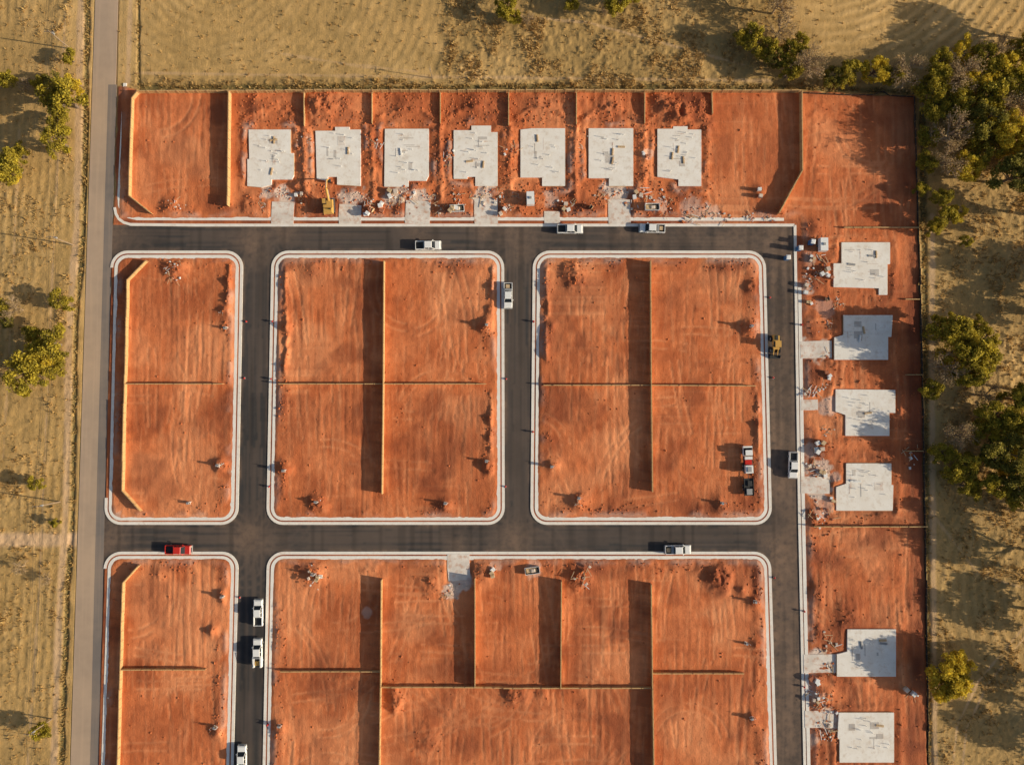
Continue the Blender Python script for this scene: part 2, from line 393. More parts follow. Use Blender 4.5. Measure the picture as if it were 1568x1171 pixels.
# ragged graded edge inside the east sides of the lots (low vertical cut banks)
for (x_,y0_,y1_) in [(352,400,490),(755,402,520),(751,592,700),(1160,595,700),(440,405,580),(838,402,560)]:
    d=(PX-x_+5*n_mid)/3.5; mnd+=.55*np.exp(-d*d)*sst(y0_,y0_+12,PY)*sst(y1_,y1_-15,PY)*(.6+.8*n_sm)
slabm=np.full(X.shape,1e9)
for s_ in slabs: slabm=np.minimum(slabm,polysd(PX,PY,s_))
ring=np.exp(-((slabm-9+4*n_mid)/5)**2)
mnd+=ring*(0.18+0.3*np.clip(n_mid,0,1))
zone_n=sst(350,335,PY)*sst(360,375,PX)*sst(1095,1080,PX)
mnd+=zone_n*np.clip(n_mid,0,1)*0.4*sst(2,8,slabm)
mnd+=sst(1235,1245,PX)*np.clip(n_mid,0,1)*0.28*sst(2,8,slabm)
for fx in (468,571,675,779,882,986):
    d=(PX-fx+3*n_mid)/5; mnd+=0.6*np.exp(-d*d)*sst(190,200,PY)*sst(320,300,PY)*(0.7+0.6*n_sm)
for cx_ in (416,520,624,728,832,936,1040):
    rad=np.hypot((PX-cx_)*.95,(PY-225)*1.0); wv=np.exp(-((rad-58+3*n_mid)/4)**2)*sst(205,180,PY); mnd+=.4*wv*(.6+.8*n_sm)
far=sst(9,15,dr)
hd=0.15+far*(0.18+0.10*n_big+0.07*n_mid+0.05*n_sm+0.10*streak-0.07*TR+0.26*berm+mnd*sst(14,20,dr))+0.02*n_sm
hd=np.clip(hd,0.10,3)
under=sst(2.5,-0.5,slabm); hd=hd*(1-under)+0.18*under
apm=np.full(X.shape,99.)
for (a,b,w_,h_) in aprons: apm=np.minimum(apm,np.maximum(np.abs(PX-a)-w_/2,np.abs(PY-b-h_/2)-h_/2))
for (a,b,w_,h_) in apronsE: apm=np.minimum(apm,np.maximum(np.abs(PX-a-w_/2)-w_/2,np.abs(PY-b)-h_/2))
apm=np.minimum(apm,np.maximum(np.abs(PX-703)-18,np.abs(PY-868)-22))
ua=sst(6,1,apm+3*n_mid); 
ua=np.maximum(sst(5,1,apm),ua*0.0); hd=hd*(1-ua)+(0.13+0.16*np.clip(n_mid+.3*n_sm,0,1)*sst(0,-1,-np.abs(apm)*0-1+sst(-7,0,apm)))*ua
# field
mow=(0.35+.65*sst(-.3,.3,fbm(X,Y,18,2,77)))
rowa=np.sin((np.hypot(PX-330,PY+60)+5*n_mid)/2.3)*sst(215,225,PX)*sst(700,640,PX)*sst(120,95,PY)*mow
rowb=np.sin((PX+.06*PY+4*n_mid)/2.0)*sst(112,98,PX)*mow*.7
rowc=np.sin((np.hypot(PX-1250,PY+180)+5*n_mid)/2.3)*sst(1222,1235,PX)*sst(100,70,PY)*mow
rowd=np.sin((np.hypot(PX-1700,PY-900)+5*n_mid)/2.5)*sst(1430,1445,PX)*sst(780,820,PY)*mow*.7
rows=rowa+rowb+rowc+rowd
roughm=sst(0,12,PX-670-18*n_mid)*sst(135,120,PY)*sst(1215,1190,PX)*0.9
roughm=np.maximum(roughm,sst(1425,1450,PX)*sst(100,140,PY)*(0.4+0.6*sst(-0.2,0.3,n_big)))
roughm=np.maximum(roughm,sst(112,100,PX)*(0.15+0.5*sst(0,0.3,n_big)))
roughm=np.maximum(roughm,np.exp(-((PY-128)/7)**2)*sst(200,215,PX)*sst(1400,1300,PX))
hf=-0.02+sst(2,14,wr)*(0.11*n_big+0.08*n_mid+0.05*n_sm+roughm*0.3*np.clip(n_sm+0.2,0,1)+0.05*rows)
pathm=np.zeros(X.shape); grn=np.zeros(X.shape)
for pts,w,v in [([(126,-200),(122,100),(117,350),(106,500),(101,780),(92,900),(82,1171),(76,1400)],7,.85),
  ([(206,-200),(200,0),(196,125)],6,.75),([(-300,815),(0,826),(125,826)],15,1.0),([(1428,330),(1427,600),(1430,1000),(1436,1500)],6,.7),
  ([(1700,880),(1568,960),(1500,1040),(1466,1110),(1450,1250)],2,.6),([(1700,900),(1568,976),(1512,1048),(1480,1115),(1466,1250)],2,.6),
  ([(205,112),(660,118),(1180,124)],2.5,.45),([(30,200),(20,420),(5,700)],2,.4),([(100,20),(80,420),(60,900),(40,1200)],2,.5),([(760,22),(900,35),(1140,100)],2,.5),([(405,78),(540,100),(640,110)],2,.4),
  ([(1420,420),(1470,520),(1500,640)],2,.45),([(1430,790),(1500,880),(1568,900)],2,.4)]:
    d=linesd(PX,PY,pts)+3*n_mid; pathm=np.maximum(pathm,v*sst(w,w*0.4,d))
for pts,w in [([(137,-200),(132,100),(128,350),(116,500),(111,780),(103,900),(94,1171),(88,1400)],3.5),([(212,-100),(212,130)],2.5),([(215,134),(1215,134),(1390,140)],4),([(1413,170),(1418,600),(1424,1171)],4)]:
    d=linesd(PX,PY,pts)+3*n_mid; grn=np.maximum(grn,0.8*sst(w*1.5,w*0.4,d))
hf-=0.3*grn*sst(2,6,wr)
onr=sst(1.5,-1.0,dr)
Z=hf*(1-dirt)+hd*dirt
Z=Z*(1-onr)-0.25*onr
Z=np.where(np.abs(X)>150,0,Z)
verts=np.stack([X,Y,Z],-1).reshape(-1,3)
idx=np.arange(nx*ny).reshape(ny,nx)
faces=np.stack([idx[:-1,:-1],idx[:-1,1:],idx[1:,1:],idx[1:,:-1]],-1).reshape(-1,4)
me=fastmesh('ground',verts,faces,4,[M['ground']],None,True)
pale=np.zeros(X.shape)
for (a,b,r,v) in [(436,300,18,1),(425,298,14,.8),(412,296,12,.8),(540,300,18,.8),(533,305,16,.9),(610,298,22,.9),(640,304,20,1),(742,298,22,.9),(740,306,18,1),(845,305,16,.5),(945,296,24,1),(948,304,20,.9),(1060,325,26,.35),(990,235,10,.5),(1012,315,12,.4),(1070,340,30,.5),
 (1250,540,24,1),(1262,528,14,1),(1235,440,14,.6),(1238,395,12,.4),(1262,470,18,.3),(1258,720,20,.8),(1255,745,20,1),(1240,690,14,.5),(1265,775,16,.4),(1256,1015,22,1),(1245,1060,16,.6),(1262,1098,24,.9),(1245,1130,14,.5),(1270,620,14,.6),(1275,730,12,.5),
 (703,888,16,1),(690,905,12,.8),(760,865,12,.4),(818,870,12,.4),(562,936,7,.35),(210,800,10,.4),(180,790,10,.5),(1232,600,10,.4),(1232,960,12,.5),(690,240,8,.5),(575,225,6,.4)]:
    d=np.hypot(PX-a,PY-b)/r+n_mid*0.9+n_sm*0.5; pale=np.maximum(pale,v*sst(1.0,0.6,d))
pale=np.maximum(pale,0.35*np.exp(-((dr-15)/5)**2)*sst(-0.2,0.5,n_mid))
pale=np.maximum(pale,0.4*ring*sst(0.1,0.5,n_mid)*zone_n)
n9=fbm(X,Y,9,3,91); n12=fbm(X,Y,13,3,95)
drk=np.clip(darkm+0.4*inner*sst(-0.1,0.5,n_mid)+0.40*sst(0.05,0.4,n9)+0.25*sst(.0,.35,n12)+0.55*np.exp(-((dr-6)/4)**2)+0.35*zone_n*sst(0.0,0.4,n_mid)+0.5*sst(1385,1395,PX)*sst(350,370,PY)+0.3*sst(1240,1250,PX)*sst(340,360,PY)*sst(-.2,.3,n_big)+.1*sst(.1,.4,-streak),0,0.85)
trk=np.clip(TR*0.38+0.27*sst(0.10,0.4,streak)+0.35*sst(0.05,0.4,-n12),0,0.85)
var=np.clip(0.45*sst(0,0.5,n_big)+0.40*rows+0.3*sst(0,.4,n_mid),0,1)
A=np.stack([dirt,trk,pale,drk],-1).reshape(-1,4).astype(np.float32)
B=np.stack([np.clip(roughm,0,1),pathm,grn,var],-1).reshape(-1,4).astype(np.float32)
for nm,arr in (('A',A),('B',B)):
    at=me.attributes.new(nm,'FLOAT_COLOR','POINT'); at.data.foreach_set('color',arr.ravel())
obj('ground',me)
def gz(x,y):
    cx,cy=cell(x,y); return Z[cy,cx]
def G(px,py,zc=0):
    x,y=P(px,py,zc); return x,y,float(gz(x,y))
# ---------------------------------------------------------------- roads
dust=0.5*np.exp(-(roadsd/4.0)**2)*sst(-.3,.4,n_mid)
for (a,b) in isec:
    d=np.hypot(PX-a,PY-b)/36; dust=np.maximum(dust,(.6 if a<1100 else .95)*np.exp(-d*d)*(0.7+.6*n_mid))
dust=np.maximum(dust,sst(1172,1185,PX)*(.55+.3*n_mid+.3*n_big))
for (a,b,r,v) in [(433,352,22,.7),(640,352,20,.5),(742,352,20,.6),(948,352,22,.6),(1060,352,40,.6),(703,838,20,.5),(1000,365,60,.35),(1205,540,28,.8),(1210,745,26,.8),(1212,1015,28,.9),(1120,370,60,.5)]:
    d=np.hypot(PX-a,PY-b)/r; dust=np.maximum(dust,v*np.exp(-d*d)*(.7+.6*n_mid))
sel=(roadsd<2.2)&(np.abs(X)<140)&(Y>-104)
fm_=sel[:-1,:-1]&sel[:-1,1:]&sel[1:,1:]&sel[1:,:-1]
rf=np.stack([idx[:-1,:-1][fm_],idx[:-1,1:][fm_],idx[1:,1:][fm_],idx[1:,:-1][fm_]],-1)
uq,inv=np.unique(rf,return_inverse=True); inv=inv.reshape(rf.shape)
rv=np.stack([X.ravel()[uq],Y.ravel()[uq],np.full(len(uq),0.03)],-1)
rm=fastmesh('asphalt_street',rv,inv,4,[M['asphalt']],None,True)
lane=np.clip(.35*sst(.1,.5,vnoise(X/1.1,Y/30,140)-.4)+.2*sst(.0,.4,n12),0,.6)
RA=np.stack([np.clip(dust,0,1).ravel()[uq],(RT*.34).ravel()[uq],lane.ravel()[uq],np.ones(len(uq))],-1).astype(np.float32)
at=rm.attributes.new('A','FLOAT_COLOR','POINT'); at.data.foreach_set('color',RA.ravel())
obj('asphalt_street',rm)
def sheet(name,poly,z,mat):
    mb=MB(); mb.prism([P(*p) for p in poly],z-0.1,z,mat); return obj(name,mb.mesh(name))
sheet('country_road',wroad,0.045,'oldroad')
sheet('road_widening_lane',[(166,130),(179,130),(173,330),(160,800),(151,1171),(140,1500),(127,1500),(138,1171),(147,800),(160,330)],0.052,'widen')
def ring_obj(name,quad,r,i0,i1,z,mat,skip=None):
    o=rr(quad,i0,r); n=rr(quad,i1,r); mb=MB(); k=len(o); m=mb.mi(mat)
    O=[P(*p) for p in o]; N=[P(*p) for p in n]
    for i in range(k):
        j=(i+1)%k
        if skip and skip(*o[i]): continue
        b=len(mb.v)
        mb.v+=[(*O[i],z),(*O[j],z),(*N[j],z),(*N[i],z),(*O[i],-0.1),(*O[j],-0.1),(*N[j],-0.1),(*N[i],-0.1)]
        for f in [(0,3,2,1),(0,1,5,4),(2,3,7,6)]: mb.f.append(tuple(b+q for q in f)); mb.m.append(m)
    return obj(name,mb.mesh(name))
for key,(q,r) in blocks.items():
    sk=(lambda x,y:(x<178 and 415<y<772) or (x<172 and y>885)) if key in 'AD' else None
    ring_obj('kerb',q,r,0,4.4,0.17,'kerb',sk)
    ring_obj('sidewalk',q,r,6.6,12.6,0.20,'walk')
def ribbon(name,pts,w,z,mat,zb=-0.1):
    mb=MB(); n=len(pts); L=[];R=[]
    for i,p in enumerate(pts):
        a=Vector(pts[max(0,i-1)]);b=Vector(pts[min(n-1,i+1)]); d=(b-a).normalized(); nn=Vector((-d.y,d.x))*w/2
        L.append(P(p[0]+nn.x,p[1]+nn.y)); R.append(P(p[0]-nn.x,p[1]-nn.y))
    m=mb.mi(mat)
    for i in range(n-1):
        b=len(mb.v)
        mb.v+=[(*L[i],z),(*L[i+1],z),(*R[i+1],z),(*R[i],z),(*L[i],zb),(*L[i+1],zb),(*R[i+1],zb),(*R[i],zb)]
        for f in [(0,1,2,3),(0,4,5,1),(2,6,7,3)]: mb.f.append(tuple(b+q for q in f)); mb.m.append(m)
    return obj(name,mb.mesh(name))
ribbon('kerb',[(176,318),(178,328),(183,336),(190,341),(200,344),(300,345),(600,345),(900,345),(1216,345)],4.2,0.17,'kerb')
ribbon('sidewalk',[(192,128),(187,220),(183,300),(184,315),(189,326),(197,332),(210,335),(500,335.5),(800,335.5),(1200,336)],5.2,0.20,'walk')
ribbon('kerb',[(1217,345),(1224,800),(1232,1171),(1239,1500)],4.2,0.17,'kerb')
ribbon('sidewalk',[(1224,440),(1230,800),(1238,1171),(1245,1500)],5.2,0.20,'walk')
for (a,b,w_,h_) in aprons: ribbon('driveway_apron',[(a+random.uniform(-1,1),b),(a,b+h_/2),(a+random.uniform(-1,1),b+h_)],w_,0.225,'apron')
for (a,b,w_,h_) in apronsE: ribbon('driveway_apron',[(a,b+random.uniform(-1,1)),(a+w_/2,b),(a+w_,b+random.uniform(-1,1))],h_,0.225,'apron')
ribbon('driveway_apron',[(702,848),(702,868),(704,888)],34,0.225,'apron')
# ---------------------------------------------------------------- fences
def fence(poly,h):
    mb=MB()
    for (a,b) in zip(poly[:-1],poly[1:]):
        x0,y0=P(*a); x1,y1=P(*b); L=math.hypot(x1-x0,y1-y0); ang=math.atan2(y1-y0,x1-x0); n=max(1,round(L/2.4)); pl=L/n
        for i in range(n):
            ox,oy=x0+math.cos(ang)*pl*i,y0+math.sin(ang)*pl*i
            z=float(gz(ox+math.cos(ang)*pl/2,oy+math.sin(ang)*pl/2)); z=min(z,0.6); t=z+h+random.uniform(-.03,.03)
            nb=8; bw=pl/nb
            for k in range(nb):
                off=0.02 if k%2 else -0.02
                mb.box(k*bw+0.012,(k+1)*bw-0.012,-0.035+off,0.035+off,z-0.3,t-random.uniform(0,.05),'fence',rz=ang,org=(ox,oy))
            mb.box(0.085,pl-0.085,-0.11,0.11,t+0.002,t+0.05,'fence',rz=ang,org=(ox,oy))
            mb.box(-0.08,0.08,-0.12,0.12,z-0.4,t+0.1,'post',rz=ang,org=(ox,oy))
    obj('wooden_fence',mb.mesh('wooden_fence'))
for p,h in fences: fence(p,h)
def siltfence(poly,h=0.85):
    mb=MB()
    for (a,b) in zip(poly[:-1],poly[1:]):
        x0,y0=P(*a); x1,y1=P(*b); L=math.hypot(x1-x0,y1-y0); ang=math.atan2(y1-y0,x1-x0); n=max(1,round(L/2.0)); pl=L/n
        for i in range(n):
            ox,oy=x0+math.cos(ang)*pl*i,y0+math.sin(ang)*pl*i; z=float(gz(ox,oy))
            mb.box(0.03,pl-0.03,-0.03,0.03,z-0.2,z+h-random.uniform(0,.15),'silt',rz=ang+random.uniform(-.03,.03),org=(ox,oy))
            mb.box(-0.04,0.04,-0.05,0.05,z-0.3,z+h+0.15,'post',rz=ang,org=(ox,oy))
    obj('silt_fence',mb.mesh('silt_fence'))
siltfence([(1225,144),(1290,147),(1335,147),(1352,140),(1362,148),(1398,150),(1405,350),(1411,600),(1418,1000),(1421,1171),(1427,1450)],.7)
# ---------------------------------------------------------------- foundations
for si,poly in enumerate(slabs):
    mb=MB(); pw=[P(*p) for p in poly]; z=0.6
    cx=sum(p[0] for p in pw)/len(pw); cy=sum(p[1] for p in pw)/len(pw)
    mb.prism([(a-cx,b-cy) for a,b in pw],0.0,z,'slab')
    x0=min(p[0] for p in poly); x1=max(p[0] for p in poly); y0=min(p[1] for p in poly); y1=max(p[1] for p in poly)
    r=random.Random(si*7+3)
    def loc(a,b):
        q=P(a,b); return q[0]-cx,q[1]-cy
    zz=z+0.004
    for k in range(r.randint(4,7)):
        a=r.uniform(x0+16,x1-26); b=r.uniform(y0+8,y1-35); w=r.uniform(2,14); h=r.uniform(2,14)
        if r.random()<.45: w,h=(1.1,r.uniform(10,22)) if r.random()<.5 else (r.uniform(10,22),1.1)
        p0=loc(a,b+h); p1=loc(a+w,b); zz+=0.004
        mb.box(p0[0],p1[0],p0[1],p1[1],z-0.05,zz,r.choice(['slab2','slab2','slab2','apron']))
    for k in range(r.randint(10,16)):
        a,b=loc(r.uniform(x0+18,x1-8),r.uniform(y0+8,y1-20)); hh=r.uniform(.3,.8); mb.tube((a,b,z-.05),(a,b,z+hh),.06,.06,8,'pvc')
    for k in range(r.randint(1,3)):
        a,b=loc(r.uniform(x0+20,x1-18),r.uniform(y0+14,y1-24)); an=r.choice([0,math.pi/2])+r.uniform(-.2,.2); w=r.choice(['wood','grey','wood','white'])
        for q in range(3): mb.box(-.9,.9,-.3+q*.18,-.15+q*.18,z+.03,z+.12+.1*(q%2),w,rz=an,org=(a,b))
    n=len(pw)
    for i in range(n):
        ax,ay=pw[i][0]-cx,pw[i][1]-cy; bx,by=pw[(i+1)%n][0]-cx,pw[(i+1)%n][1]-cy
        L=math.hypot(bx-ax,by-ay)
        if L>3 and r.random()<.5:
            an=math.atan2(by-ay,bx-ax); mb.box(.2,L-.2,.01,.06,.1,z-.03,'wood',rz=an,org=(ax,ay)) 
    obj('house_foundation',mb.mesh('house_foundation'),(cx,cy,0))
# ---------------------------------------------------------------- vehicles
def wheels(mb,xs_,w,r,th=.28):
    for x in xs_:
        for s in (-1,1):
            mb.tube((x,s*w,r),(x,s*(w-th),r),r,r,16,'rubber'); mb.tube((x,s*(w+.012),r),(x,s*(w-.02),r),r*.55,r*.55,10,'grey')
def pickup(paint,cargo=None,service=False):
    mb=MB(); p=paint
    mb.box(-.95,2.78,-.97,.97,.5,1.02,p); mb.box(1.15,2.74,-.93,.93,1.022,1.2,p,0,.18,.1)
    mb.box(-.98,1.3,-.94,.94,1.022,1.22,p,0,0,.02)
    mb.box(-.92,1.55,-.90,.90,1.222,1.86,'glass',.12,.75,.16)
    mb.box(-.80,.84,-.76,.76,1.862,1.94,p,.06,.08,.05)
    for s in (-1,1):
        mb.tube((1.5,s*.88,1.22),(.82,s*.74,1.87),.05,.05,6,p); mb.tube((.1,s*.91,1.22),(.1,s*.75,1.87),.05,.05,6,p); mb.tube((-.88,s*.9,1.22),(-.8,s*.75,1.87),.06,.06,6,p)
        mb.box(.95,1.15,s*1.08-.12,s*1.08+.12,1.2,1.42,p); mb.box(2.785,2.83,s*.72-.2,s*.72+.2,.78,.98,'lampglass'); mb.box(-2.93,-2.885,s*.86-.09,s*.86+.09,.85,1.2,'tred')
    mb.box(2.8,2.98,-.95,.95,.45,.72,'grey'); mb.box(-3.06,-2.9,-.92,.92,.48,.68,'grey'); mb.box(2.785,2.82,-.5,.5,.74,1.0,'dark')
    if not service:
        mb.box(-2.88,-.96,-.97,.97,.5,.8,p); mb.box(-2.8,-1.02,-.83,.83,.804,.83,'dark')
        for s in (-1,1): mb.box(-2.88,-.96,s*.9-.07,s*.9+.07,.802,1.32,p)
        mb.box(-2.88,-2.8,-.825,.825,.835,1.3,p); mb.box(-1.04,-.99,-.82,.82,.835,1.3,p)
        if cargo: mb.box(-1.55,-1.08,-.8,.8,.84,1.42,'grey'); mb.box(-2.5,-1.7,-.5,.4,.84,1.15,'wood')
    else:
        mb.box(-3.3,-1.0,-1.02,-.62,.6,1.5,p); mb.box(-3.3,-1.0,.62,1.02,.6,1.5,p); mb.box(-3.3,-1.0,-.61,.61,.6,.9,'dark')
        mb.box(-1.3,-1.05,-.6,.6,.91,1.75,'grey'); mb.tube((-3.2,-.75,1.55),(-1.1,-.75,1.75),.06,.06,6,'grey'); mb.tube((-3.2,.75,1.55),(-1.1,.75,1.75),.06,.06,6,'grey')
        mb.box(-2.9,-2.0,-.45,.45,.91,1.3,'yellow')
    wheels(mb,(1.9,-1.95),1.0,.42)
    return mb.mesh('pickup_truck')
def bev(o,w=.035):
    m=o.modifiers.new('bevel','BEVEL'); m.width=w; m.segments=2; m.limit_method='ANGLE'; return o
pk_w=pickup('white'); pk_c=pickup('white',True); pk_r=pickup('red'); pk_s=pickup('white',service=True)
def put(name,me,px,py,deg,sc=1.04,z=None,b=.035):
    x,y,g=G(px,py,0.8); o=obj(name,me,(x,y,g if z is None else z),math.radians(deg),sc)
    if b: bev(o,b)
    return o
RZ=.032
for me_,a,b,d,nm in [(pk_w,656,376,1,'pickup_truck'),(pk_w,873,351,0,'pickup_truck'),(pk_c,998,350,178,'pickup_truck'),(pk_c,778,453,-90,'pickup_truck'),(pk_w,1214,712,-92,'pickup_truck'),(pk_c,1038,841,1,'pickup_truck'),(pk_r,274,841,-1,'pickup_truck'),(pk_w,396,937,91,'pickup_truck'),(pk_s,395,997,91,'utility_truck'),(pk_w,371,1160,91,'pickup_truck')]:
    put(nm,me_,a,b,d,1.09,RZ)
mb=MB()
mb.box(-3.2,1.0,-1.1,1.1,.9,1.05,'dark'); mb.box(1.1,3.4,-1.1,1.1,.6,1.5,'white'); mb.box(1.2,3.0,-1.0,1.0,1.502,2.2,'glass',.05,.5,.12); mb.box(1.28,2.5,-.85,.85,2.202,2.32,'white')
mb.box(-3.1,-1.2,-.9,.9,1.06,2.1,'white'); mb.box(-1.1,.1,-.8,.8,1.06,1.6,'red'); mb.box(.2,.9,-.9,.9,1.06,1.9,'white'); mb.box(-2.8,-1.6,-.5,.5,2.11,2.25,'grey')
wheels(mb,(2.3,-1.4,-2.4),1.12,.48)
mb.box(-8.6,-4.4,-1.15,1.15,.7,.85,'dark'); mb.tube((-4.4,0,.7),(-3.2,0,.7),.08,.08,6,'dark')
for s in (-1,1): mb.box(-8.6,-4.4,s*1.1-.05,s*1.1+.05,.86,1.15,'dark')
mb.box(-8.3,-6.9,-.6,.7,.86,1.5,'grey'); mb.box(-6.3,-5.0,-.7,.3,.86,1.25,'dark'); wheels(mb,(-6.2,-7.0),1.3,.4)
put('flatbed_truck',mb.mesh('flatbed_truck'),1144,704,92,1.0)
mb=MB()
mb.box(-2.6,-.2,-.85,.85,.9,1.9,'yellow',.3,.1,.1); mb.box(-.15,1.0,-.75,.75,.9,1.6,'yellow'); mb.box(-.9,.5,-.7,.7,1.91,2.9,'glass',.1,.1,.08); mb.box(-.95,.55,-.72,.72,2.91,3.03,'yellow')
mb.box(-2.4,-1.2,-.3,.3,1.91,2.05,'dark')
for s in (-1,1): mb.tube((.7,s*.5,1.4),(2.5,s*.5,.7),.14,.12,6,'yellow')
mb.box(2.4,3.2,-1.25,1.25,.15,.3,'dark'); mb.box(2.35,2.5,-1.25,1.25,.3,1.1,'dark')
for s in (-1,1): mb.box(2.5,3.1,s*1.25-.04,s*1.25+.04,.3,.9,'dark',0,.4)
wheels(mb,(1.2,-1.6),1.15,.68,.45)
put('wheel_loader',mb.mesh('wheel_loader'),1187,529,-90,1.0,RZ)
mb=MB()
for s in (-1,1):
    mb.box(-1.9,1.9,s*1.1-.28,s*1.1+.28,.0,.75,'dark',.3,.3,.0)
    for k in range(14): mb.box(-1.75+k*.26,-1.63+k*.26,s*1.1-.31,s*1.1+.31,.752,.8,'grey')
mb.box(-1.0,1.0,-.8,.8,.3,.8,'dark'); mb.tube((0,0,.8),(0,0,1.0),.7,.7,14,'dark')
mb.box(-2.3,1.2,-1.2,1.2,1.0,1.75,'yellow',.1,.1,.05); mb.box(-2.25,-.9,-1.1,1.1,1.76,2.15,'yellow',.15,.2,.1); mb.box(-.1,1.35,.3,1.15,1.76,2.75,'glass',.05,.25,.06); mb.box(-.05,1.15,.34,1.11,2.76,2.84,'yellow')
mb.box(-1.5,-1.2,-.8,-.5,2.16,2.6,'dark')
mb.tube((.9,-.2,1.6),(3.4,-.2,3.6),.3,.28,6,'yellow'); mb.tube((3.4,-.2,3.6),(5.6,-.2,2.7),.28,.2,6,'yellow'); mb.tube((5.5,-.2,2.9),(6.3,-.2,1.1),.22,.15,6,'yellow')
mb.tube((1.3,-.5,1.4),(3.2,-.45,3.0),.08,.08,6,'grey'); mb.tube((3.4,-.2,3.95),(5.4,-.2,3.2),.09,.09,6,'grey')
mb.box(5.7,6.6,-.7,.3,.3,1.1,'dark',.1,.3,.05)
put('excavator',mb.mesh('excavator'),504,315,93,1.0)
# ---------------------------------------------------------------- site furniture
mb=MB(); mb.box(-.55,.55,-.55,.55,.0,.12,'dark'); mb.box(-.52,.52,-.52,.52,.121,2.05,'blue',.02,.02,.02); mb.box(-.58,.58,-.58,.58,2.051,2.2,'white',.15,.15,.15); mb.box(.505,.54,-.35,.35,.2,1.95,'white'); mb.tube((-.3,.3,2.15),(-.3,.3,2.5),.06,.06,8,'grey')
toilet=mb.mesh('portable_toilet')
mb=MB(); mb.box(-2.2,2.2,-1.0,1.0,.1,.2,'dark')
for s in (-1,1): mb.box(-2.2,2.2,s*1.0-.04,s*1.0+.04,.2,1.3,'white')
for s in (-1,1): mb.box(s*2.16-.04,s*2.16+.04,-.95,.95,.2,1.28,'white')
for k in range(-3,4):
    for s in (-1,1): mb.box(k*.6-.05,k*.6+.05,s*1.08-.035,s*1.08+.035,.2,1.25,'grey')
mb.box(-1.9,1.6,-.8,.8,.21,.8,'wood',.4,.5,.3); mb.box(-.5,.9,-.6,.5,.81,1.1,'rubble',.3,.2,.2)
dump=mb.mesh('dumpster')
mb=MB(); mb.box(-1.6,1.6,-.95,.95,.45,.6,'dark'); mb.box(-1.6,1.6,-.95,.95,.6,2.2,'white',.03,.03,.03); mb.box(-1.2,-.4,-1.0,-.96,.8,1.9,'grey'); mb.tube((1.6,0,.55),(2.5,0,.5),.06,.06,6,'dark'); wheels(mb,(0,),1.1,.35,.2)
mb.box(-.3,.3,-.3,.3,2.21,2.4,'grey')
trailer=mb.mesh('cargo_trailer')
def pal(seed):
    r=random.Random(seed); mb=MB()
    for k in range(3):
        ox,oy=r.uniform(-1.4,1.4),r.uniform(-1.2,1.2); an=r.uniform(0,3); m=r.choice(['wood','brick','white','rubble','pvc'])
        for q in range(3): mb.box(-.6,.6,-.5+q*.4,-.4+q*.4,.0,.12,'wood',rz=an,org=(ox,oy))
        for q in range(r.randint(2,4)): mb.box(-.55,.55,-.48,.48,.125+q*.26,.37+q*.26,m,rz=an+r.uniform(-.05,.05),org=(ox,oy))
    return mb.mesh('building_material_pallet')
pals=[pal(i) for i in range(4)]
def deb(seed):
    r=random.Random(seed); mb=MB()
    for k in range(16):
        ox,oy=r.gauss(0,1.2),r.gauss(0,1.0); an=r.uniform(0,3.1); z=r.uniform(0,.3)
        if r.random()<.45: mb.box(-r.uniform(.3,1.3),r.uniform(.3,1.3),-.06,.06,z,z+.07,r.choice(['wood','wood','pvc']),rz=an,org=(ox,oy))
        else:
            a=r.uniform(.12,.4); mb.box(-a,a,-a*.7,a*.8,0,a*.7,r.choice(['rubble','rubble','clod','clod','brick','pvc']),a*.2,a*.3,a*.15,rz=an,org=(ox,oy))
    return mb.mesh('construction_debris')
debs=[deb(i) for i in range(6)]
mb=MB()
mb.tube((0,0,0),(0,0,.55),.14,.13,12,'red'); mb.tube((0,0,.55),(0,0,.62),.18,.18,12,'red'); mb.tube((0,0,.62),(0,0,.78),.15,.05,12,'red'); mb.tube((-.26,0,.45),(.26,0,.45),.07,.07,8,'grey'); mb.tube((0,-.28,.42),(0,0,.42),.09,.09,8,'grey'); mb.tube((0,0,0),(0,0,.06),.24,.24,12,'dark')
hyd=mb.mesh('fire_hydrant')
mb=MB(); mb.box(-.4,.4,-.35,.35,.0,.1,'apron'); mb.box(-.3,.3,-.25,.25,.101,.85,'pole',.02,.02,.02); mb.box(-.33,.33,-.28,.28,.851,.93,'grey',.04,.04,.04); mb.box(.31,.33,-.2,.2,.2,.7,'dark'); mb.tube((.6,.2,0),(.6,.2,1.6),.06,.06,8,'pvc')
ped=mb.mesh('utility_pedestal')
mb=MB(); mb.tube((0,-.35,.6),(0,-.3,.6),.6,.6,18,'wood'); mb.tube((0,.3,.6),(0,.35,.6),.6,.6,18,'wood'); mb.tube((0,-.29,.6),(0,.29,.6),.38,.38,14,'dark')
spool=mb.mesh('cable_spool')
for (a,b,d) in [(812,303,85),(1223,381,90),(1241,372,80),(1205,395,0)]: put('portable_toilet',toilet,a,b,d,1,None,.02)
for (a,b,d) in [(998,318,0),(815,873,8),(700,320,3)]: put('dumpster',dump,a,b,d,.8,None,0)
for (a,b,d) in [(1258,376,90),(812,306,92)]: put('cargo_trailer',trailer,a,b,d,1,None,.03)
for i,(a,b) in enumerate([(562,322),(750,878),(1160,293),(1255,681),(1258,690),(690,318),(770,320),(868,318),(990,235),(485,882),(1236,446),(1243,395),(1244,1045),(1262,720),(455,300),(600,297),(1273,420),(1274,768),(1398,1058),(975,300),(588,318),(1240,460),(1262,420),(1250,1070),(1264,575)]):
    put('building_material_pallet',pals[i%4],a,b,random.uniform(0,360),random.uniform(.6,1.),None,0)
